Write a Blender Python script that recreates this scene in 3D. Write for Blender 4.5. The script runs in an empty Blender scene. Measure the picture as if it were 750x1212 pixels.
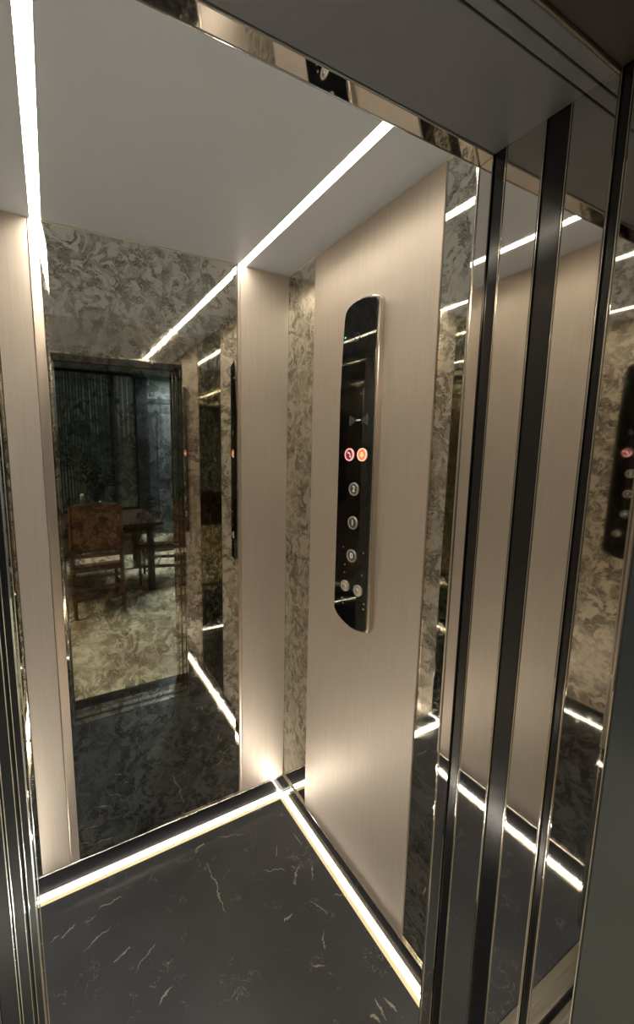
import bpy, bmesh, math, random
from mathutils import Vector, Matrix
random.seed(4)
S = bpy.context.scene
C = S.collection

# ------------------------------------------------------------------ camera
cd = bpy.data.cameras.new('camera'); cam = bpy.data.objects.new('camera', cd); C.objects.link(cam)
cd.sensor_fit = 'HORIZONTAL'; cd.sensor_width = 36.0
cd.lens = 36.0 * 465.878 / 750.0
cd.shift_x = (375 - 289.32) / 750.0
cd.shift_y = -(606 - 596.642) / 750.0
cd.clip_start = 0.01
r_ = Vector((0.897573, -0.44086, -0.002249)); u_ = Vector((0.060312, 0.117735, 0.991212)); f_ = Vector((0.43672, 0.889821, -0.132265))
cam.matrix_world = Matrix(((r_.x, u_.x, -f_.x, 0), (r_.y, u_.y, -f_.y, 0), (r_.z, u_.z, -f_.z, 1.50948), (0, 0, 0, 1)))
S.camera = cam

# ------------------------------------------------------------------ world, exposure, lights
w = bpy.data.worlds.new('world'); S.world = w; w.use_nodes = True
w.node_tree.nodes['Background'].inputs[0].default_value = (0.30, 0.36, 0.42, 1)
w.node_tree.nodes['Background'].inputs[1].default_value = 0.02
S.view_settings.view_transform = 'Standard'; S.view_settings.look = 'None'
S.view_settings.exposure = 0.4; S.view_settings.gamma = 1.0
S.view_settings.use_curve_mapping = False
S.cycles.max_bounces = 18; S.cycles.glossy_bounces = 14; S.cycles.diffuse_bounces = 6
S.cycles.sample_clamp_indirect = 8.0; S.cycles.blur_glossy = 0.3
LED = 38.0          # radiance of the diffusers
def area(name, loc, size, power, col, rot=(0, 0, 0)):
    l = bpy.data.lights.new(name, 'AREA'); l.size = size; l.energy = power; l.color = col
    o = bpy.data.objects.new(name, l); o.location = loc; o.rotation_euler = rot; C.objects.link(o); return o
area('hall_fill', (2.1, -2.4, 2.55), .8, 55., (0.80, 0.95, 1.0))  # cool fill light added out of view to brighten the hall
area('hall_fill', (-1.2, -1.3, 2.55), 0.8, 24.0, (1.0, 0.84, 0.62))  # warm fill light, likewise added out of view

# ------------------------------------------------------------------ dimensions (metres)
XL, XR, YB, YF, H = -0.200, 0.843, 1.341, 0.496, 2.162      # cabin: left, right, back, front, ceiling
OL, OR_, OT = -0.045, 0.69, 1.991                           # door opening: left, right, top
LB, LR, LLF = 1.327, 0.829, -0.186                          # floor light lines: back (y), right (x), left (x)
LCR, LCL = 0.651, 0.003                                    # ceiling light lines (x)
YL = 0.232
ZS = 0.083    # skirting top
#                                              # landing face of the portal

# ------------------------------------------------------------------ material helpers
def M(name, base=(.5, .5, .5), rough=.5, metal=0., emit=None, es=0., coat=0., spec=None):
    m = bpy.data.materials.new(name); m.use_nodes = True
    b = m.node_tree.nodes['Principled BSDF']
    b.inputs['Base Color'].default_value = (*base, 1); b.inputs['Roughness'].default_value = rough
    b.inputs['Metallic'].default_value = metal; b.inputs['Coat Weight'].default_value = coat
    if spec is not None: b.inputs['Specular IOR Level'].default_value = spec
    if emit: b.inputs['Emission Color'].default_value = (*emit, 1); b.inputs['Emission Strength'].default_value = es
    return m
class NT:
    def __init__(s, m): s.t = m.node_tree; s.b = s.t.nodes['Principled BSDF']; s.pos = s.n('ShaderNodeNewGeometry').outputs['Position']
    def n(s, ty, **k):
        x = s.t.nodes.new(ty)
        for a, v in k.items(): setattr(x, a, v)
        return x
    def put(s, sock, v):
        if hasattr(v, 'is_linked') or isinstance(v, bpy.types.NodeSocket): s.t.links.new(v, sock)
        else: sock.default_value = v
    def math(s, op, a, b=0., c=None, clamp=False):
        x = s.n('ShaderNodeMath', operation=op, use_clamp=clamp); s.put(x.inputs[0], a); s.put(x.inputs[1], b)
        if c is not None: s.put(x.inputs[2], c)
        return x.outputs[0]
    def vmath(s, op, a, b=(0, 0, 0)):
        x = s.n('ShaderNodeVectorMath', operation=op); s.put(x.inputs[0], a); s.put(x.inputs[1], b); return x.outputs[0]
    def dot(s, a, b):
        x = s.n('ShaderNodeVectorMath', operation='DOT_PRODUCT'); s.put(x.inputs[0], a); s.put(x.inputs[1], b); return x.outputs['Value']
    def length(s, a):
        x = s.n('ShaderNodeVectorMath', operation='LENGTH'); s.put(x.inputs[0], a); return x.outputs['Value']
    def noise(s, vec, scale, detail=3., rough=.5, dist=0.):
        x = s.n('ShaderNodeTexNoise'); s.put(x.inputs['Vector'], vec); x.inputs['Scale'].default_value = scale
        x.inputs['Detail'].default_value = detail; x.inputs['Roughness'].default_value = rough; x.inputs['Distortion'].default_value = dist
        return x
    def step(s, v, lo, hi, a=0., b=1.):
        x = s.n('ShaderNodeMapRange', interpolation_type='SMOOTHSTEP'); s.put(x.inputs[0], v)
        for i, q in enumerate((lo, hi, a, b)): x.inputs[i + 1].default_value = q
        return x.outputs[0]
    def mix(s, f, a, b):
        x = s.n('ShaderNodeMix', data_type='RGBA'); s.put(x.inputs[0], f)
        for i, v in ((6, a), (7, b)):
            s.put(x.inputs[i], (*v, 1) if isinstance(v, tuple) and len(v) == 3 else v)
        return x.outputs[2]
    def bump(s, h, st, d=.001):
        x = s.n('ShaderNodeBump'); s.put(x.inputs['Height'], h); x.inputs['Strength'].default_value = st; x.inputs['Distance'].default_value = d
        s.t.links.new(x.outputs[0], s.b.inputs['Normal'])
    def base(s, v): s.put(s.b.inputs['Base Color'], v)
    def rough(s, v): s.put(s.b.inputs['Roughness'], v)

# champagne metal with fine vertical brushing
brushed = M('brushed_champagne_steel', (.66, .56, .49), .5, .45)
t = NT(brushed)
sc = t.vmath('MULTIPLY', t.pos, (1., 1., .012))
n1 = t.noise(sc, 420., 2.); n2 = t.noise(t.vmath('MULTIPLY', t.pos, (1., 1., .05)), 60., 3.)
t.base(t.mix(t.step(n1.outputs[0], .3, .7), (.585, .51, .44), (.54, .465, .40)))
t.rough(t.step(n2.outputs[0], .3, .7, .42, .52)); t.bump(n1.outputs[0], .12, .0006)
# soft grey ceiling metal
ceil_m = M('grey_ceiling_metal', (.60, .64, .71), .5, .3)
t = NT(ceil_m); n1 = t.noise(t.pos, 6., 2.); t.rough(t.step(n1.outputs[0], .3, .7, .42, .54))
# antique silvered mirror, mottled
antique = M('mottled_antique_mirror', (.7, .66, .56), .03, 1.)
t = NT(antique)
wv = t.noise(t.pos, 9., 3., .6).outputs['Color']
p = t.vmath('ADD', t.pos, t.vmath('MULTIPLY', wv, (.10, .10, .10)))
a = t.noise(p, 16., 4., .62, 1.6).outputs[0]
b = t.noise(p, 46., 3., .6, 1.0).outputs[0]
c = t.noise(p, 5., 2., .5).outputs[0]
ridge = t.math('ABSOLUTE', t.math('SUBTRACT', a, .52))
vein = t.step(ridge, .006, .030, 1., 0.)
blot = t.step(t.math('ADD', t.math('MULTIPLY', a, .62), t.math('MULTIPLY', b, .38)), .45, .57)
ridge2 = t.math('ABSOLUTE', t.math('SUBTRACT', b, .50))
vein2 = t.math('MULTIPLY', t.step(ridge2, .01, .05, 1., 0.), t.step(a, .42, .56))
k = t.math('MAXIMUM', t.math('MULTIPLY', blot, .60), t.math('MAXIMUM', t.math('MULTIPLY', vein, .82), t.math('MULTIPLY', vein2, .95)))
k = t.math('MULTIPLY', k, t.math('MULTIPLY', t.step(c, .30, .60, .5, 1.), t.step(t.noise(t.pos, 24., 2.).outputs[0], .36, .54, .50, 1.)))
t.base(t.mix(k, (.87, .86, .77), (.13, .115, .085)))
t.rough(t.math('MULTIPLY', k, .10))
# clean mirror-polished steel
polished = M('polished_steel', (.74, .71, .67), .025, 1.)
t = NT(polished); n1 = t.noise(t.pos, 2.2, 1.); t.bump(n1.outputs[0], .05, .004)
chrome = M('bright_trim', (.86, .81, .72), .12, 1.)
toptrim = M('pale_top_trim', (.75, .70, .62), .5, .2)
mirror_trim = M('satin_champagne_trim', (.74, .62, .52), .30, .8)
blackgl = M('black_gloss_metal', (.012, .012, .014), .16, .0, spec=.6)
soff_m = M('dark_satin_soffit', (.15, .155, .17), .45, .25)
t = NT(soff_m); n1 = t.noise(t.pos, 3., 2.); t.rough(t.step(n1.outputs[0], .3, .7, .36, .5))
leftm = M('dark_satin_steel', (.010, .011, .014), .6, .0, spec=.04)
brown = M('dark_brown_lining', (.03, .02, .016), .6)
glass = M('black_panel_glass', (.004, .004, .005), .015, 0., coat=.0, spec=.9)
dark = M('dark_back', (.02, .02, .02), .7)
silver = M('button_steel', (.78, .74, .68), .42, .85)
grime = M('button_recess', (.17, .155, .14), .4, .6)
led_f = M('floor_light_diffuser', (.9, .88, .8), .5, emit=(1., .92, .78), es=LED * 1.9)
led = M('light_diffuser', (.9, .88, .8), .5, emit=(1., .93, .79), es=LED * .62)
fringe = M('painted_edge_glow', (.30, .27, .2), .4, emit=(1., .76, .36), es=.62)  # weak yellow emission imitates the glow beside each floor strip
red = M('red_glow', (.5, .03, .04), .3, emit=(1., .16, .14), es=1.0)
pink = M('pink_ring', (.7, .35, .35), .3, emit=(1., .42, .42), es=.7)
orange = M('orange_glow', (.6, .15, .05), .3, emit=(1., .20, .05), es=.55)
peach = M('peach_ring', (.7, .45, .35), .3, emit=(1., .50, .36), es=.75)
redd = M('dark_red_face', (.16, .01, .02), .3, emit=(.5, .02, .04), es=.25)
green = M('green_dot', (.05, .5, .35), .3, emit=(.1, 1., .6), es=1.2)
printm = M('grey_print', (.22, .21, .20), .5)
whitep = M('white_print', (.8, .78, .74), .4, emit=(.9, .88, .8), es=.35)

# black marble with sparse white slivers; the veins are given in world metres on the floor
VEINS = [(0.054,1.229,0.130,1.227,1.5),(-0.057,1.186,-0.015,1.212,1.6),(-0.084,1.191,-0.060,1.201,1.0),(0.006,1.121,0.088,1.161,1.0),(0.081,1.055,0.129,1.075,1.6),(0.134,1.006,0.206,1.046,0.9),(0.431,1.207,0.431,1.026,1.3),(0.013,1.203,0.047,1.210,0.9),(0.403,1.251,0.448,1.280,1.6),(0.175,0.910,0.229,0.930,1.3),(0.672,0.995,0.738,1.045,0.9),(0.705,0.932,0.727,0.877,0.7),(0.690,0.846,0.663,0.802,0.9),(0.591,0.921,0.628,0.923,1.5),(0.605,0.784,0.640,0.773,1.5),(0.780,0.904,0.819,0.881,1.0),(0.774,1.027,0.755,0.975,1.0),(0.606,1.084,0.678,1.049,0.9),(0.784,1.149,0.783,1.100,1.3),(0.716,0.653,0.723,0.607,2.0),(0.744,0.649,0.754,0.610,2.0),(0.687,0.636,0.698,0.609,1.6),(0.680,1.307,0.742,1.330,1.0),(0.498,1.282,0.611,1.246,0.8),(0.840,0.918,0.852,0.880,0.8),(0.705,1.142,0.672,1.105,1.0)]
marble = M('black_marble', (.01, .01, .011), .34, 0., spec=.3)
t = NT(marble)
ws = t.noise(t.pos, 22., 3., .6).outputs['Color']
pw = t.vmath('ADD', t.pos, t.vmath('MULTIPLY', t.vmath('SUBTRACT', ws, (.5, .5, .5)), (.045, .045, 0)))
ws2 = t.noise(t.pos, 120., 2., .6).outputs[0]
acc = None
for x0, y0, x1, y1, wd in VEINS:
    d = Vector((x1 - x0, y1 - y0, 0)); L2 = d.length_squared
    rel = t.vmath('SUBTRACT', pw, (x0, y0, 0))
    h = t.math('MULTIPLY', t.dot(rel, tuple(d / L2)), 1., clamp=True)
    x = t.n('ShaderNodeVectorMath', operation='SCALE'); x.inputs[0].default_value = tuple(d); t.put(x.inputs['Scale'], h)
    rel2 = t.vmath('MULTIPLY', t.vmath('SUBTRACT', rel, x.outputs[0]), (1, 1, 0))
    dist = t.length(rel2)
    wid = t.math('MULTIPLY', t.math('ADD', t.math('MULTIPLY', t.math('MULTIPLY', h, t.math('SUBTRACT', 1., h)), 4.), .25), .0021 * wd)
    v = t.math('SUBTRACT', 1., t.math('DIVIDE', dist, wid), clamp=True)
    acc = v if acc is None else t.math('MAXIMUM', acc, v)
spec_v = t.step(acc, .05, .8)
spec_v = t.math('MULTIPLY', spec_v, t.step(ws2, .25, .55, .35, 1.))
na = t.noise(t.vmath('ADD', t.pos, t.vmath('MULTIPLY', t.noise(t.pos, 7., 3., .6).outputs['Color'], (.12, .12, .12))), 11., 5., .65).outputs[0]
rid = t.step(t.math('ABSOLUTE', t.math('SUBTRACT', na, .5)), .001, .007, 1., 0.)
mask = t.step(t.noise(t.pos, 9., 2., .5).outputs[0], .52, .62)
fine = t.math('MULTIPLY', rid, mask)
cl = t.noise(t.pos, 4., 3., .5).outputs[0]
col = t.mix(t.step(cl, .35, .75), (.078, .081, .092), (.10, .104, .115))  # base lifted to grey-blue to stand in for haze over the black
col = t.mix(t.math('MULTIPLY', fine, .45), col, (.55, .53, .48))
col = t.mix(t.math('MULTIPLY', spec_v, .65), col, (.70, .67, .58))
t.base(col)
marble_p = marble.copy(); marble_p.name = 'polished_black_marble'
marble_p.node_tree.nodes['Principled BSDF'].inputs['Roughness'].default_value = .09
for l_ in list(marble_p.node_tree.nodes['Principled BSDF'].inputs['Base Color'].links): marble_p.node_tree.links.remove(l_)
marble_p.node_tree.nodes['Principled BSDF'].inputs['Base Color'].default_value = (.016, .016, .018, 1)
# landing tiles: beige with brown clouds
tile_m = M('beige_tile', (.5, .45, .34), .12)
t = NT(tile_m)
n1 = t.noise(t.pos, 5., 4., .6, 1.).outputs[0]
t.base(t.mix(t.step(n1, .35, .65), (.74, .66, .48), (.46, .38, .26)))
grout = M('tile_joint', (.62, .58, .50), .7)
hallw = M('hall_wall_paint', (.16, .17, .165), .6)
t = NT(hallw); n1 = t.noise(t.pos, 3., 3.).outputs[0]; t.base(t.mix(n1, (.13, .15, .15), (.20, .20, .19)))
teal = M('teal_curtain', (.10, .16, .165), .6)
t = NT(teal); n1 = t.noise(t.pos, 3., 3.).outputs[0]; t.base(t.mix(n1, (.20, .28, .28), (.30, .37, .36)))
greyp = M('grey_curtain', (.26, .28, .27), .6)
t = NT(greyp); n1 = t.noise(t.pos, 5., 3.).outputs[0]; t.base(t.mix(n1, (.36, .40, .38), (.46, .48, .46)))
blackp = M('black_frame_paint', (.01, .01, .01), .4)
sill_m = M('sill_aluminium', (.36, .34, .31), .32, .85)
t = NT(sill_m); n1 = t.noise(t.vmath('MULTIPLY', t.pos, (.03, 1, 1)), 300., 2.).outputs[0]; t.rough(t.step(n1, .3, .7, .34, .38))
wood = M('brown_wood', (.16, .07, .03), .35)
t = NT(wood)
n1 = t.noise(t.vmath('MULTIPLY', t.pos, (1, 1, 8)), 9., 4., .6, 1.5).outputs[0]
t.base(t.mix(t.step(n1, .35, .7), (.20, .095, .042), (.075, .032, .015)))
carve = M('carved_wood', (.3, .16, .07), .35)
t = NT(carve); n1 = t.noise(t.pos, 22., 3., .6, 2.).outputs[0]
t.base(t.mix(t.step(n1, .4, .6), (.30, .15, .065), (.15, .065, .028))); t.bump(n1, .6, .01)
cushion = M('cream_seat', (.42, .34, .24), .8)
darkwood = M('dark_table_wood', (.045, .025, .016), .3)
porcelain = M('white_ceramic', (.62, .58, .50), .25)
leafm = M('dark_leaf', (.012, .022, .014), .6)
landw = M('dark_landing_stone', (.035, .034, .034), .4)

# ------------------------------------------------------------------ geometry helpers
def base_props(o, label, cat, group, kind):
    if label: o['label'] = label
    if cat: o['category'] = cat
    if group: o['group'] = group
    if kind: o['kind'] = kind
def empty(name, loc, label=None, cat=None, group=None, kind=None):
    o = bpy.data.objects.new(name, None); o.location = loc; o.empty_display_size = .05; C.objects.link(o)
    base_props(o, label, cat, group, kind); return o
SC = [1., 0., 0., 0.]                       # optional uniform scale about a point for what is built next
def wloc(o):
    v = Vector((0, 0, 0))
    while o: v = v + o.location; o = o.parent
    return v
def mesh(name, bm, mat, parent=None, label=None, cat=None, group=None, kind=None, smooth=False):
    """links bm (world coordinates) as one object; the origin of a top-level mesh goes to its base"""
    if SC[0] != 1.:
        for v in bm.verts: v.co = Vector(SC[1:]) + (v.co - Vector(SC[1:])) * SC[0]
    vs = [v.co for v in bm.verts]
    if parent is None:
        o0 = Vector(((min(v.x for v in vs) + max(v.x for v in vs)) / 2, (min(v.y for v in vs) + max(v.y for v in vs)) / 2, min(v.z for v in vs)))
        off = o0; loc = o0
    else:
        off = wloc(parent); loc = Vector((0, 0, 0))
    bmesh.ops.translate(bm, verts=bm.verts, vec=-off)
    bmesh.ops.recalc_face_normals(bm, faces=bm.faces)
    me = bpy.data.meshes.new(name); bm.to_mesh(me); bm.free()
    for m in (mat if isinstance(mat, (list, tuple)) else [mat]): me.materials.append(m)
    if smooth:
        for p_ in me.polygons: p_.use_smooth = True
    o = bpy.data.objects.new(name, me); o.location = loc; C.objects.link(o)
    if parent: o.parent = parent
    base_props(o, label, cat, group, kind); return o
def box(x0, x1, y0, y1, z0, z1, bev=0., bm=None, seg=2):
    b_ = bmesh.new()
    bmesh.ops.create_cube(b_, size=1.)
    for v in b_.verts:
        v.co = Vector(((x0 + x1) / 2 + v.co.x * (x1 - x0), (y0 + y1) / 2 + v.co.y * (y1 - y0), (z0 + z1) / 2 + v.co.z * (z1 - z0)))
    if bev: bmesh.ops.bevel(b_, geom=b_.edges[:], offset=bev, segments=seg, affect='EDGES', profile=.5)
    return join(bm, b_)
def join(bm, b_):
    if bm is None: return b_
    me = bpy.data.meshes.new('tmp'); b_.to_mesh(me); b_.free(); bm.from_mesh(me); bpy.data.meshes.remove(me); return bm
def prism(pts, to3, d, bev=0., bm=None):
    """polygon pts (2-d) mapped by to3(a, b, h) and extruded from h=0 to h=d; the h=d rim may be bevelled"""
    b_ = bmesh.new(); n = len(pts)
    lo = [b_.verts.new(to3(a, b, 0)) for a, b in pts]; hi = [b_.verts.new(to3(a, b, d)) for a, b in pts]
    b_.faces.new(lo[::-1]); top = b_.faces.new(hi)
    for i in range(n): b_.faces.new((lo[i], lo[(i + 1) % n], hi[(i + 1) % n], hi[i]))
    if bev: bmesh.ops.bevel(b_, geom=list(top.edges), offset=bev, segments=3, affect='EDGES', profile=.5)
    return join(bm, b_)
def disc(cy, cz, r, x0, d, n=28, bm=None, bev=0.):   # a round lying on the right wall, thickness towards -x
    return prism([(cy + r * math.cos(2 * math.pi * i / n), cz + r * math.sin(2 * math.pi * i / n)) for i in range(n)], lambda a, b, h: (x0 - h, a, b), d, bev, bm)
def ring(cy, cz, r0, r1, x0, d, n=32, bm=None):
    b_ = bmesh.new(); L = []
    for i in range(n):
        ca, sa = math.cos(2 * math.pi * i / n), math.sin(2 * math.pi * i / n)
        L.append([b_.verts.new((x0, cy + r1 * ca, cz + r1 * sa)), b_.verts.new((x0 - d, cy + (r1 - .0008) * ca, cz + (r1 - .0008) * sa)),
                  b_.verts.new((x0 - d, cy + (r0 + .0008) * ca, cz + (r0 + .0008) * sa)), b_.verts.new((x0, cy + r0 * ca, cz + r0 * sa))])
    for i in range(n):
        A, B = L[i], L[(i + 1) % n]
        for j in range(4): b_.faces.new((A[j], B[j], B[(j + 1) % 4], A[(j + 1) % 4]))
    return join(bm, b_)
def tube(pts, r, n=8, bm=None):
    b_ = bmesh.new(); rings = []; pts = [Vector(p_) for p_ in pts]
    rr = r if isinstance(r, (list, tuple)) else [r] * len(pts)
    for i, p_ in enumerate(pts):
        d = (pts[min(i + 1, len(pts) - 1)] - pts[max(i - 1, 0)]).normalized()
        a = d.orthogonal().normalized(); c_ = d.cross(a)
        rings.append([b_.verts.new(p_ + rr[i] * (a * math.cos(2 * math.pi * k / n) + c_ * math.sin(2 * math.pi * k / n))) for k in range(n)])
    for A, B in zip(rings, rings[1:]):
        for k in range(n): b_.faces.new((A[k], A[(k + 1) % n], B[(k + 1) % n], B[k]))
    b_.faces.new(rings[0][::-1]); b_.faces.new(rings[-1])
    return join(bm, b_)
def lathe(prof, cx, cy, n=24, bm=None):
    b_ = bmesh.new(); R_ = []
    for r, z in prof: R_.append([b_.verts.new((cx + r * math.cos(2 * math.pi * k / n), cy + r * math.sin(2 * math.pi * k / n), z)) for k in range(n)])
    for A, B in zip(R_, R_[1:]):
        for k in range(n): b_.faces.new((A[k], A[(k + 1) % n], B[(k + 1) % n], B[k]))
    b_.faces.new(R_[0][::-1]); b_.faces.new(R_[-1]); return join(bm, b_)

# ------------------------------------------------------------------ cabin floor
fl = empty('floor', ((XL + XR) / 2, 1., 0), 'black marble floor of the lift cabin with white slivers and light lines', None, None, 'structure')
hw = .013
mesh('marble_slab', box(LLF + hw, LR - hw, .472, LB - hw, -.03, 0., .0006), marble, fl)
mesh('subfloor', box(XL - .02, XR + .02, .472, YB + .02, -.06, -.031), dark, fl)

def strip(name, label, pieces, fr, group):
    r = empty(name, ((pieces[0][0] + pieces[0][1]) / 2, (pieces[0][2] + pieces[0][3]) / 2, pieces[0][4]), label, 'light', group)
    bm = None
    for p_ in pieces: bm = box(*p_, .0008, bm)
    mesh('diffuser', bm, led_f, r)
    bm = None
    for p_ in fr: bm = box(*p_, .0, bm)
    mesh('edge_channel', bm, fringe, r); return r  # yellow glow beside the diffuser, put in as an emissive strip
zt, zb = .001, -.012
strip('floor_light_strip', 'long warm white light strip on the floor along the back wall under the mirror',
      [(XL, XR, LB + .0025, LB + hw - .003, zb, zt)], [(LLF + hw, LR - hw, LB - hw + .0005, LB + .0023, zb, zt - .001)], 'light strips in the cabin floor')
for x, s, lab in ((LR, 1, 'warm white light strip on the floor along the right wall below the button panel'),
                  (LLF, -1, 'warm white light strip on the floor at the foot of the left wall')):
    a0, a1 = (x + .0025, x + hw - .003) if s > 0 else (x - hw + .003, x - .0025)
    b0, b1 = (x - hw + .0005, x + .0023) if s > 0 else (x - .0023, x + hw - .0005)
    strip('floor_light_strip', lab, [(a0, a1, YF, LB + .001, zb, zt)], [(b0, b1, YF, LB - hw, zb, zt - .001)], 'light strips in the cabin floor')

# ------------------------------------------------------------------ cabin ceiling
ce = empty('ceiling', ((XL + XR) / 2, 1., H), 'plain satin grey ceiling of the lift cabin with two light lines', None, None, 'structure')
cw = .0158
for a0, a1 in ((XL - .02, LCL - cw), (LCL + cw, LCR - cw), (LCR + cw, XR + .02)):
    mesh('ceiling_panel', box(a0, a1, YF - .01, YB + .02, H, H + .02, .0004), ceil_m, ce)
mesh('ceiling_backing', box(XL - .02, XR + .02, YF - .01, YB + .02, H + .021, H + .04), dark, ce)
for x, lab in ((LCR, 'slanting warm white light strip in the grey ceiling above the button panel side'),
               (LCL, 'thick bright warm white light strip in the ceiling at the upper left')):
    r = empty('ceiling_light_strip', (x, 1., H), lab, 'light', 'light strips in the cabin ceiling')
    mesh('diffuser', box(x - .0135, x + .0135, YF, YB + .02, H + .010, H + .018, .0008), led, r)
    for s in (-1, 1):
        e0, e1 = sorted((x + s * .0137, x + s * .0155))
        mesh('edge_channel', box(e0, e1, YF, YB + .02, H + .0002, H + .019), M('channel_aluminium', (.75, .72, .66), .4, .3), r)

# ------------------------------------------------------------------ back wall
wb = empty('wall_back', ((XL + XR) / 2, YB, 0), 'back wall of the lift cabin with brushed champagne panels either side of the mirror', None, None, 'structure')
mesh('wall_core', box(XL - .02, XR + .02, YB + .012, YB + .04, -.01, H), dark, wb)
Z0, Z1 = ZS + .004, H - .003
mesh('brushed_panel', box(-.107, -.0195, YB, YB + .011, Z0, Z1, .0012), brushed, wb)
mesh('brushed_panel', box(.6435, XR + .004, YB, YB + .011, Z0, Z1, .0012), brushed, wb)
mesh('mirror_strip', box(XL - .004, -.1085, YB + .002, YB + .011, Z0, Z1, .001), antique, wb, 'narrow mottled antique mirror strip left of the brushed panel')
for a0, a1 in ((-.0185, .0100), (.6315, .6425)):
    mesh('panel_trim', box(a0, a1, YB - .002, YB + .011, Z0, Z1, .002), mirror_trim, wb)
mesh('base_trim', box(XL, XR, YB - .003, YB + .011, ZS + .0002, ZS + .0035, .001), chrome, wb)
mesh('skirting', box(XL, XR, YB - .0005, YB + .011, .001, ZS, .001), marble_p, wb)
mesh('top_trim', box(XL, XR, YB - .001, YB + .011, H - .0028, H - .0004, .0006), toptrim, wb)
# the big mirror, bevelled at its edges
def bevel_mirror(x0, x1, z0, z1, y, bw, dep):
    b_ = bmesh.new()
    o = [(x0, z0), (x1, z0), (x1, z1), (x0, z1)]; i_ = [(x0 + bw, z0 + bw), (x1 - bw, z0 + bw), (x1 - bw, z1 - bw), (x0 + bw, z1 - bw)]
    V = [b_.verts.new((a, y + dep, c_)) for a, c_ in o]; W_ = [b_.verts.new((a, y, c_)) for a, c_ in i_]
    K = [b_.verts.new((a, y + .006, c_)) for a, c_ in o]
    b_.faces.new(W_)
    for k_ in range(4):
        b_.faces.new((V[k_], V[(k_ + 1) % 4], W_[(k_ + 1) % 4], W_[k_])); b_.faces.new((K[k_], K[(k_ + 1) % 4], V[(k_ + 1) % 4], V[k_]))
    b_.faces.new(K[::-1]); return b_
mesh('wall_mirror', bevel_mirror(.0110, .6305, Z0, Z1 - .001, YB + .002, .016, .0007), antique, None,
     'tall mirror with smoky mottled silvering on the back wall between the champagne panels', 'mirror')

# ------------------------------------------------------------------ side walls
def side_wall(name, x, s, label):
    """s=+1 for the right wall (front faces look towards -x)"""
    r = empty(name, (x, 1., 0), label, None, None, 'structure')
    def sx(a0, a1): return sorted((x + s * a0, x + s * a1))
    mesh('wall_core', box(*sx(.013, .035), YF, YB + .02, -.01, H), dark, r)
    mesh('brushed_panel', box(*sx(0., .012), .679, 1.172, Z0, Z1, .0015), brushed, r)
    mesh('mirror_strip', box(*sx(.004, .012), 1.1735, YB + .001, Z0, Z1, .001), antique, r, 'mottled antique mirror strip in the back corner')
    mesh('mirror_strip', box(*sx(.004, .012), YF - .01, .6775, Z0, Z1, .001), antique, r, 'mottled antique mirror strip beside the doorway')
    mesh('base_trim', box(*sx(-.003, .012), YF, YB, ZS + .0002, ZS + .0035, .001), chrome, r)
    mesh('skirting', box(*sx(-.0005, .012), YF, YB, .001, ZS, .001), marble_p, r)
    mesh('top_trim', box(*sx(-.001, .012), YF, YB, H - .0028, H - .0004, .0006), toptrim, r)
    return r
side_wall('wall_right', XR, 1, 'right wall of the lift cabin with a brushed champagne panel between two antique mirror strips')
side_wall('wall_left', XL, -1, 'left wall of the lift cabin seen only in reflections')

# ------------------------------------------------------------------ front wall: mirror-polished returns and transom
wf = empty('wall_front', (.34, YF, 0), 'front wall of the lift cabin, polished mirror steel around the doorway', None, None, 'structure')
mesh('return_panel', box(OR_ + .001, XR + .003, YF - .0035, YF, .011, H, .0005), polished, wf)
mesh('return_panel', box(XL - .003, OL - .001, YF - .0035, YF, .011, H, .0005), polished, wf)
mesh('transom_panel', box(OL - .0005, OR_ + .0005, YF - .0035, YF, OT + .006, H, .0005), polished, wf)

# ------------------------------------------------------------------ cabin door frame: header lip and jambs, mirror polished
y_ = [.232, .2878, .3025, .355, .389, .444, .4665, .4897]
d1 = empty('door_1', ((OL + OR_) / 2, .50, 0), 'mirror-polished lift doorway frame with thin header lip and slender jambs', None, None, 'structure')
def post(x, s, y0, y1, mat, name, par, rec=0., lab=None, bev=.0016, ztop=None, dep=.03):
    a0, a1 = sorted((x + s * rec, x + s * dep))
    mesh(name, box(a0, a1, y0, y1, 0.001, ztop or OT + .02, bev), mat, par, lab)
hb = bmesh.new()                                            # header lip, its underside tipped a little to the landing
vs = [hb.verts.new(v) for v in ((OL, y_[7], OT), (OR_, y_[7], OT), (OR_, y_[6], OT + .003), (OL, y_[6], OT + .003),
                                (OL, y_[7] + .0, OT + .02), (OR_, y_[7], OT + .02), (OR_, y_[6], OT + .02), (OL, y_[6], OT + .02))]
for q_ in ((0, 1, 2, 3), (7, 6, 5, 4), (0, 4, 5, 1), (3, 2, 6, 7), (0, 3, 7, 4), (1, 5, 6, 2)): hb.faces.new([vs[k_] for k_ in q_])
bmesh.ops.bevel(hb, geom=hb.edges[:], offset=.0009, segments=2, affect='EDGES')
mesh('header_lip', hb, polished, d1)
mesh('header_bead', box(OL, OR_, y_[7] + .0003, y_[7] + .0022, OT - .0008, OT + .012, .0008), chrome, d1)
mesh('header_bead', box(OL, OR_, y_[6] - .0022, y_[6] - .0002, OT + .0015, OT + .012, .0008), chrome, d1)
mesh('header_core', box(OL, OR_, y_[6] + .0005, YF - .0038, OT + .0205, OT + .03), dark, d1)
for x, s in ((OR_, 1), (OL, -1)):
    post(x, s, y_[7] + .0003, YF - .0038, chrome, 'jamb_bead', d1, rec=-.0006, bev=.0009)
    post(x, s, y_[6], y_[7], polished, 'polished_jamb', d1)

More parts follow.
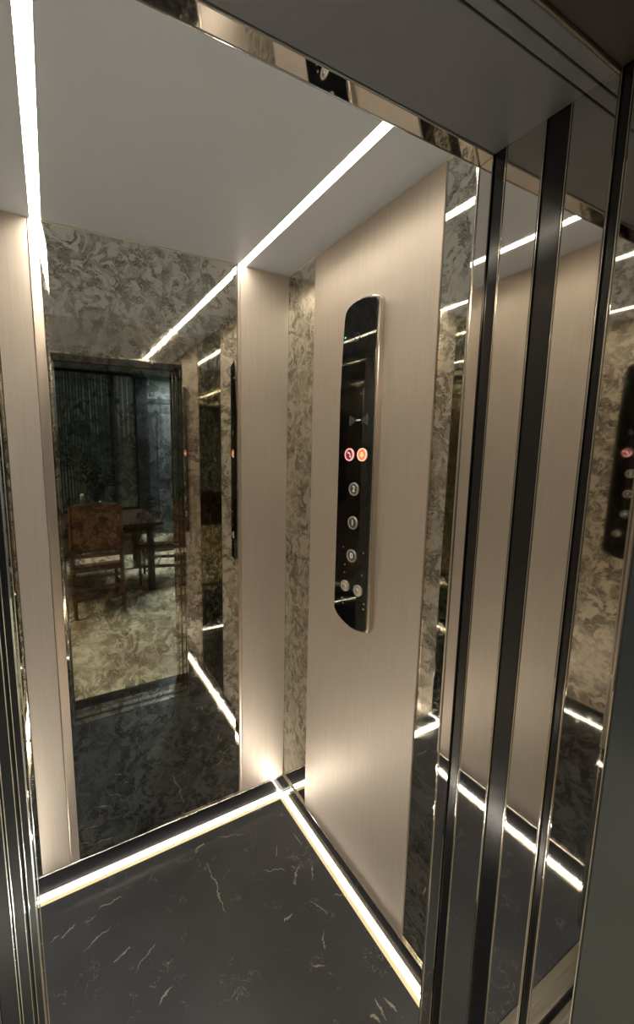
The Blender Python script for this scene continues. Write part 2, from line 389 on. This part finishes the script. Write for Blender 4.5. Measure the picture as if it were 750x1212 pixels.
# ------------------------------------------------------------------ landing portal: polished posts with black recesses, dark soffit
d2 = empty('door_2', ((OL + OR_) / 2, .38, 0), 'landing portal of polished steel posts separated by black recesses under a dark soffit', None, None, 'structure')
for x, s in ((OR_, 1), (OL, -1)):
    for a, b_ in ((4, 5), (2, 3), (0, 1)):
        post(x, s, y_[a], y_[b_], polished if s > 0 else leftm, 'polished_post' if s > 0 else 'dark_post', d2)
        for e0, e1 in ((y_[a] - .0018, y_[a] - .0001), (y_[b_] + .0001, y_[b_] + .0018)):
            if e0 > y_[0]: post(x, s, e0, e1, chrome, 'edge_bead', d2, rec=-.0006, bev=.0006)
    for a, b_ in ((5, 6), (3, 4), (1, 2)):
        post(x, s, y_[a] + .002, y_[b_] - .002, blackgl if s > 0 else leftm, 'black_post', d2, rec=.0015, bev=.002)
zs = OT + .004
for a, b_ in ((.3425, .464), (.3257, .3405), (.307, .3237)):
    mesh('soffit_panel', box(OL - .02, OR_ + .0, a, b_, zs, zs + .02, .0012), soff_m, d2)
mesh('soffit_edge', box(OL - .02, OR_, .303, .306, zs - .002, zs + .018, .001), M('bronze_edge', (.30, .24, .19), .35, .8), d2)
mesh('soffit_lining', box(OL - .02, OR_, YL, .3025, zs + .003, zs + .02), brown, d2)
mesh('soffit_core', box(OL - .02, OR_, YL, .466, zs + .021, zs + .03), dark, d2)

# ------------------------------------------------------------------ sills
sl = empty('door_sill', (.327, .35, 0), 'grooved brushed aluminium door sill at the foot of the lift doorway', 'sill')
mesh('cab_sill_plate', box(OL, OR_, .425, .470, -.02, .0, .0008), sill_m, sl)
mesh('sill_ridge', box(OL, OR_, .450, .4695, .0002, .003, .001), sill_m, sl)
mesh('sill_ridge', box(OL, OR_, .428, .436, .0002, .0025, .001), sill_m, sl)
mesh('sill_gap', box(OL, OR_, .412, .4248, -.03, -.018), dark, sl)
mesh('landing_sill_plate', box(OL, OR_, .327, .4115, -.02, .0, .0008), sill_m, sl)
for yy in (.334, .348, .362, .396): mesh('sill_ridge', box(OL, OR_, yy, yy + .007, .0002, .003, .001), sill_m, sl)
mesh('threshold_strip', box(OL, OR_, YL, .3265, -.02, -.0003, .0008), M('black_threshold', (.02, .02, .02), .3), sl)

# ------------------------------------------------------------------ lift button panel
PX = .871
SC[:] = [.945, 0., 0., 1.5095]; XR0 = XR; XR = .892
cp = empty('button_panel', (.843, .926, .963), 'tall narrow black glass lift button panel in a chrome case on the right wall', 'button panel')
out = [(.903, .947), (.908, .936), (.929, .929), (.952, .9255), (.976, .925), (1.000, .9285), (1.024, .937), (1.040, .947), (1.058, .962),
       (1.056, 1.70), (1.050, 1.856), (1.046, 1.925), (1.041, 1.944), (1.030, 1.955), (1.012, 1.962), (.991, 1.965), (.969, 1.964), (.944, 1.960), (.923, 1.955), (.912, 1.950), (.906, 1.940)]
def infl(pts, d):
    cy = .98; cz = 1.44
    return [(a + (d if a > cy else -d) * min(1, abs(a - cy) / .05), b + (d if b > cz else -d) * min(1, abs(b - cz) / .4)) for a, b in pts]
mesh('chrome_case', prism([(a - (.007 if a < .95 else 0), b) for a, b in infl(out, .0035)], lambda a, b, h: (XR - .0002 - h, a, b), .0185, .004), M('case_chrome', (.72, .66, .61), .16, 1.), cp)
mesh('glass_face', prism(out, lambda a, b, h: (XR - .0187 - h, a, b), .0023, .0008), glass, cp)
gx = PX - .0001
def text_mesh(s, cy, cz, size, mat, par, name='floor_number'):
    cu = bpy.data.curves.new('t', 'FONT'); cu.body = s; cu.size = size; cu.extrude = .0002; cu.align_x = 'CENTER'; cu.align_y = 'CENTER'
    o = bpy.data.objects.new('t', cu); C.objects.link(o)
    me = bpy.data.meshes.new_from_object(o.evaluated_get(bpy.context.evaluated_depsgraph_get()))
    bpy.data.objects.remove(o); bpy.data.curves.remove(cu)
    bm = bmesh.new(); bm.from_mesh(me); bpy.data.meshes.remove(me)
    for v in bm.verts: v.co = Vector((text_mesh.x - v.co.z, cy - v.co.x, cz + v.co.y))
    return mesh(name, bm, mat, par)
for s, cz in (('2', 1.389), ('1', 1.279), ('0', 1.169)):
    cy = .976
    bt = mesh('floor_button', disc(cy, cz, .0195, gx, .0022, bev=.0006), grime, cp, 'round steel floor button marked ' + s)
    mesh('button_rim', ring(cy, cz, .0165, .0215, gx, .004), silver, bt)
    text_mesh.x = gx - .0024
    text_mesh(s, cy, cz, .026, whitep, bt)
for cy, ringm, facem, icon in ((1.002, pink, redd, 'phone'), (.944, peach, orange, 'bell')):
    cz = 1.499
    bt = mesh('call_button', disc(cy, cz, .0175, gx, .0022, bev=.0005), facem, cp,
              'round red glowing intercom button with a handset sign' if icon == 'phone' else 'round orange glowing alarm button with a bell sign')
    mesh('button_rim', ring(cy, cz, .0160, .0205, gx, .004), ringm, bt)
    f = lambda a, b, h: (gx - .0024 - h, cy - a, cz + b)
    if icon == 'bell':
        pts = [(-.010, -.006), (-.0075, -.003), (-.007, .003), (-.0045, .0075), (0, .0095), (.0045, .0075), (.007, .003), (.0075, -.003), (.010, -.006)]
        bm = prism(pts, f, .0004); bm = prism([(-.003, -.007), (-.0015, -.0095), (.0015, -.0095), (.003, -.007)], f, .0004, 0, bm)
    else:
        pts = [(.0085 * math.cos(math.radians(a)) - .002, .0085 * math.sin(math.radians(a)) - .001) for a in range(-20, 115, 12)]
        inn = [(.0045 * math.cos(math.radians(a)) - .002, .0045 * math.sin(math.radians(a)) - .001) for a in range(115, -30, -12)]
        bm = prism(pts + inn, f, .0004); bm = prism([(-.0085, .0035), (-.004, .0035), (-.004, .0095), (-.0085, .0095)], f, .0004, 0, bm)
        bm = prism([(.0025, -.009), (.009, -.009), (.009, -.004), (.0025, -.004)], f, .0004, 0, bm)
    mesh('sign', bm, peach if icon == 'bell' else whitep, bt)
# key switches near the foot
for cy, cz, k_ in ((1.002, 1.060, 0), (.940, 1.062, 1)):
    ks = mesh('key_switch', disc(cy, cz, .0185, gx, .006, bev=.002), silver, cp, 'round silver key switch near the foot of the panel')
    mesh('lock_barrel', disc(cy, cz - .001, .009, gx - .006, .004, 20, bev=.001), silver, ks)
    mesh('key_slot', prism([(cy - .0012, cz - .006), (cy + .0012, cz - .006), (cy + .0012, cz + .004), (cy - .0012, cz + .004)], lambda a, b, h: (gx - .01 - h, a, b), .0004), dark, ks)
# loudspeaker sign: a bar between two flared horns
sp = bmesh.new(); sp = None
f = lambda a, b, h: (gx - h, .967 - a, 1.606 + b)
sp = prism([(-.010, -.0022), (.010, -.0022), (.010, .0022), (-.010, .0022)], f, .0004, 0, sp)
mesh('speaker_sign', sp, M('sign_bright', (.5, .48, .46), .4, emit=(.6, .58, .55), es=.35), cp)
sgm = M('sign_grey', (.07, .065, .065), .5)
for s in (-1, 1):
    mesh('speaker_sign', prism([(s * .014, -.004), (s * .036, -.016), (s * .038, .016), (s * .014, .004)][::s], f, .0004), sgm, cp)
    mesh('speaker_sign', prism([(s * .0375, -.016), (s * .0392, -.016), (s * .0412, .0), (s * .0392, .016), (s * .0375, .016), (s * .0392, 0)][::s], f, .0005), printm, cp)
# indicator light and the round camera port
mesh('indicator_light', disc(1.040, 1.869, .0028, gx, .0006, 12), green, cp, 'tiny green indicator light')
mesh('camera_port', ring(.985, 1.858, .010, .0125, gx, .0006), M('port_ring', (.05, .05, .05), .3), cp)
# display window frame
# cover screws around the lower switches
for cy, cz in ((1.008, 1.105), (.925, 1.117), (1.008, 1.132), (.923, 1.19), (1.012, .995), (.912, 1.026), (1.018, 1.19), (.914, 1.008), (1.015, 1.012)):
    mesh('screw', disc(cy, cz, .0026, gx, .0012, 10, bev=.0004), silver, cp)

SC[0] = 1.; XR = XR0
# ------------------------------------------------------------------ hall outside the lift (seen in the mirror)
f2 = empty('floor', (.5, -1.3, 0), 'beige polished tile floor of the hall seen in the mirror', None, None, 'structure')
f2.name = 'floor_hall'
mesh('tile_bed', box(-1.6, 2.6, -3.4, YL - .0005, -.05, -.004), grout, f2)
gy = [YL - .0005, -.72, -1.42, -2.22, -3.02, -3.4]; gxs = [-1.6, -1.1, -.3, .95, 1.75, 2.6]
for i in range(5):
    for j in range(5):
        mesh('floor_tile', box(gxs[j] + .002, gxs[j + 1] - .002, gy[i + 1] + (.012 if i == 0 else .002), gy[i] - .002, -.0038, 0., .0008), tile_m, f2)
wn = empty('wall_hall_near', (.34, YL, 0), 'dark wall around the lift entrance on the hall side', None, None, 'structure')
mesh('wall_panel', box(OR_ + .0005, 2.6, YL - .002, YL + .02, 0, 2.6, .001), landw, wn)
mesh('wall_panel', box(-1.6, OL - .0005, YL - .002, YL + .02, 0, 2.6, .001), landw, wn)
mesh('wall_panel', box(OL - .0004, OR_ + .0004, YL - .002, YL + .02, OT + .026, 2.6, .001), landw, wn)
YH = -3.16
wh = empty('wall_hall_back', (.5, YH, 0), 'dim hall wall opposite the lift', None, None, 'structure')
mesh('wall_panel', box(-1.6, 2.6, YH - .12, YH - .06, 0, 2.7), hallw, wh)
mesh('wainscot', box(-1.6, 1.13, YH - .06, YH - .01, 0, .70, .003), darkwood, wh)
mesh('side_wall_panel', box(-1.65, -1.6, YH, YL, 0, 2.6), hallw, empty('wall_hall_left', (-1.6, -1.4, 0), 'dim grey hall wall on the left', None, None, 'structure'))
mesh('side_wall_panel', box(2.6, 2.65, YH, YL, 0, 2.6), hallw, empty('wall_hall_right', (2.6, -1.4, 0), 'dim grey hall wall on the right', None, None, 'structure'))
mesh('ceiling_slab', box(-1.6, 2.6, YH - .1, YL, 2.6, 2.65), hallw, empty('ceiling_hall', (.5, -1.4, 2.6), 'hall ceiling', None, None, 'structure'))
def curtain(x0, x1, z0, z1, y, mat, label, n):
    b_ = bmesh.new(); P = []
    for i in range(n * 6 + 1):
        x = x0 + (x1 - x0) * i / (n * 6); yy = y + .003 * math.sin(i * math.pi / 3)
        P.append((b_.verts.new((x, yy, z0)), b_.verts.new((x, yy, z1))))
    for A, B in zip(P, P[1:]): b_.faces.new((A[0], B[0], B[1], A[1]))
    ex = bmesh.ops.solidify(b_, geom=b_.faces[:], thickness=.004)
    return mesh('curtain', b_, mat, None, label, 'curtain', None, None, True)
curtain(-.9, .80, .72, 2.55, YH + .045, teal, 'dark teal curtain at the back of the hall, seen left in the mirror', 22)
curtain(.86, 1.12, .72, 2.55, YH + .045, greyp, 'narrow pale grey curtain beside the black post in the mirror', 4)
w1 = empty('window_1', (.1, YH, .7), 'black-framed hall window behind the curtains', None, None, 'structure')
mesh('window_post', box(.805, .85, YH - .03, YH + .075, .70, 2.55, .003), blackp, w1)
mesh('window_post', box(1.13, 1.30, YH - .03, YH + .085, 0., 2.55, .004), blackp, w1)
mesh('window_rail', box(-.9, 1.12, YH - .03, YH + .02, 2.551, 2.59, .003), blackp, w1)
dr = empty('door_3', (1.6, YH, 0), 'dark interior door at the back of the hall', None, None, 'structure')
mesh('door_leaf', box(1.31, 2.15, YH - .02, YH + .03, .005, 2.2, .004), M('dark_door_paint', (.035, .036, .038), .4), dr)
for z0, z1 in ((.2, .95), (1.1, 2.05)):
    mesh('door_panel', box(1.43, 2.03, YH + .031, YH + .042, z0, z1, .006), M('door_panel_paint', (.06, .062, .064), .4), dr)
mesh('door_frame', box(1.30, 2.16, YH - .02, YH + .035, 2.205, 2.27, .004), blackp, dr)

# dining table, chairs and the things on the table
tb = empty('dining_table', (.45, -1.95, 0), 'dark wooden dining table behind the chair reflected in the mirror', 'table')
mesh('table_top', box(-.35, 1.05, -2.50, -1.42, .735, .77, .006), darkwood, tb)
mesh('apron', box(-.27, .97, -2.42, -1.50, .66, .734, .003), darkwood, tb)
for x in (-.30, .93):
    for y in (-2.44, -1.54): mesh('leg', box(x - .035, x + .035, y - .035, y + .035, 0.001, .659, .006), darkwood, tb)
def make_chair(loc, rz, label, high=1.045):
    r = bpy.data.objects.new('dining_chair', None); C.objects.link(r); r.empty_display_size = .05
    base_props(r, label, 'chair', 'wooden dining chairs at the table', None)
    W2 = .23                                           # local frame: back at y=0, seat towards -y
    def P(n, bm, m, **k): return mesh(n, bm, m, r, **k)
    for s in (-1, 1):
        P('leg', tube([(s * (W2 - .018), .03, 0.001), (s * (W2 - .018), 0., .45), (s * (W2 - .016), .0, .62), (s * (W2 - .02), .055, high - .02)], [.017, .021, .021, .017], 10), wood)
        P('leg', tube([(s * (W2 - .02), -.41, 0.001), (s * (W2 - .02), -.41, .44)], [.015, .021], 10), wood)
        P('stretcher', box(s * (W2 - .02) - .010, s * (W2 - .02) + .010, -.395, -.02, .20, .235, .003), wood)
    P('seat_frame', box(-W2, W2, -.43, .018, .425, .465, .006), wood)
    P('seat', box(-W2 + .012, W2 - .012, -.425, -.008, .466, .505, .012), cushion)
    b_ = bmesh.new(); N = 10; V = []
    for i in range(N + 1):
        x = -W2 + .03 + (2 * W2 - .06) * i / N; cur = .03 * (1 - (2 * i / N - 1) ** 2); top = high + .012 * (1 - (2 * i / N - 1) ** 2)
        V.append([b_.verts.new((x, .012 - cur, .63)), b_.verts.new((x, .030 - cur, .63)), b_.verts.new((x, .078 - cur, top)), b_.verts.new((x, .058 - cur, top))])
    for A, B in zip(V, V[1:]):
        for j in range(4): b_.faces.new((A[j], B[j], B[(j + 1) % 4], A[(j + 1) % 4]))
    b_.faces.new(V[0]); b_.faces.new(V[-1][::-1])
    P('backrest', b_, carve, label='carved wooden back panel')
    for z in (.17, .27, .375): P('back_rail', box(-W2 + .03, W2 - .03, .003, .020, z - .014, z + .014, .003), wood)
    P('back_rail', box(-W2 + .03, W2 - .03, -.008, .012, .555, .590, .003), wood)
    r.location = loc; r.rotation_euler = (0, 0, rz); return r
make_chair((.34, -1.06, 0), 0, 'brown wooden dining chair with a carved back facing the mirror, left one of the two')
make_chair((1.30, -1.80, 0), math.radians(-72), 'dark wooden dining chair turned side-on at the right end of the table')
ZT = .771
mesh('bottle', lathe([(.030, ZT), (.040, ZT + .01), (.042, ZT + .12), (.036, ZT + .18), (.016, ZT + .235), (.013, ZT + .30), (.016, ZT + .305), (.016, ZT + .32), (.004, ZT + .325)], .265, -1.53), porcelain, None,
     'pale slender ceramic bottle standing on the dining table', 'bottle', smooth=True)
vz = empty('potted_plant', (.42, -1.82, ZT), 'dark branching plant in a low vase on the dining table', 'plant')
mesh('vase', lathe([(.05, ZT), (.075, ZT + .04), (.08, ZT + .11), (.05, ZT + .19), (.055, ZT + .21), (.04, ZT + .205)], .42, -1.82), blackp, vz, smooth=True)
st = None; lf = bmesh.new()
for i in range(16):
    a = random.uniform(0, 6.283); l_ = random.uniform(.2, .48); sp_ = random.uniform(.08, .3)
    p0 = Vector((.42, -1.82, ZT + .18)); p2 = p0 + Vector((math.cos(a) * sp_, math.sin(a) * sp_, l_)); p1 = p0.lerp(p2, .5) + Vector((0, 0, .05))
    st = tube([p0, p1, p2], [.004, .003, .0015], 5, st)
    for k_ in range(9):
        q = p1.lerp(p2, k_ / 8.); d = Vector((random.uniform(-1, 1), random.uniform(-1, 1), random.uniform(-.2, .9))).normalized()
        sd = d.orthogonal().normalized() * .014; L_ = random.uniform(.05, .09)
        v4 = [lf.verts.new(q), lf.verts.new(q + d * L_ * .5 + sd), lf.verts.new(q + d * L_), lf.verts.new(q + d * L_ * .5 - sd)]
        lf.faces.new(v4)
mesh('stem', st, leafm, vz)
o = mesh('foliage', lf, leafm, vz); o['kind'] = 'stuff'
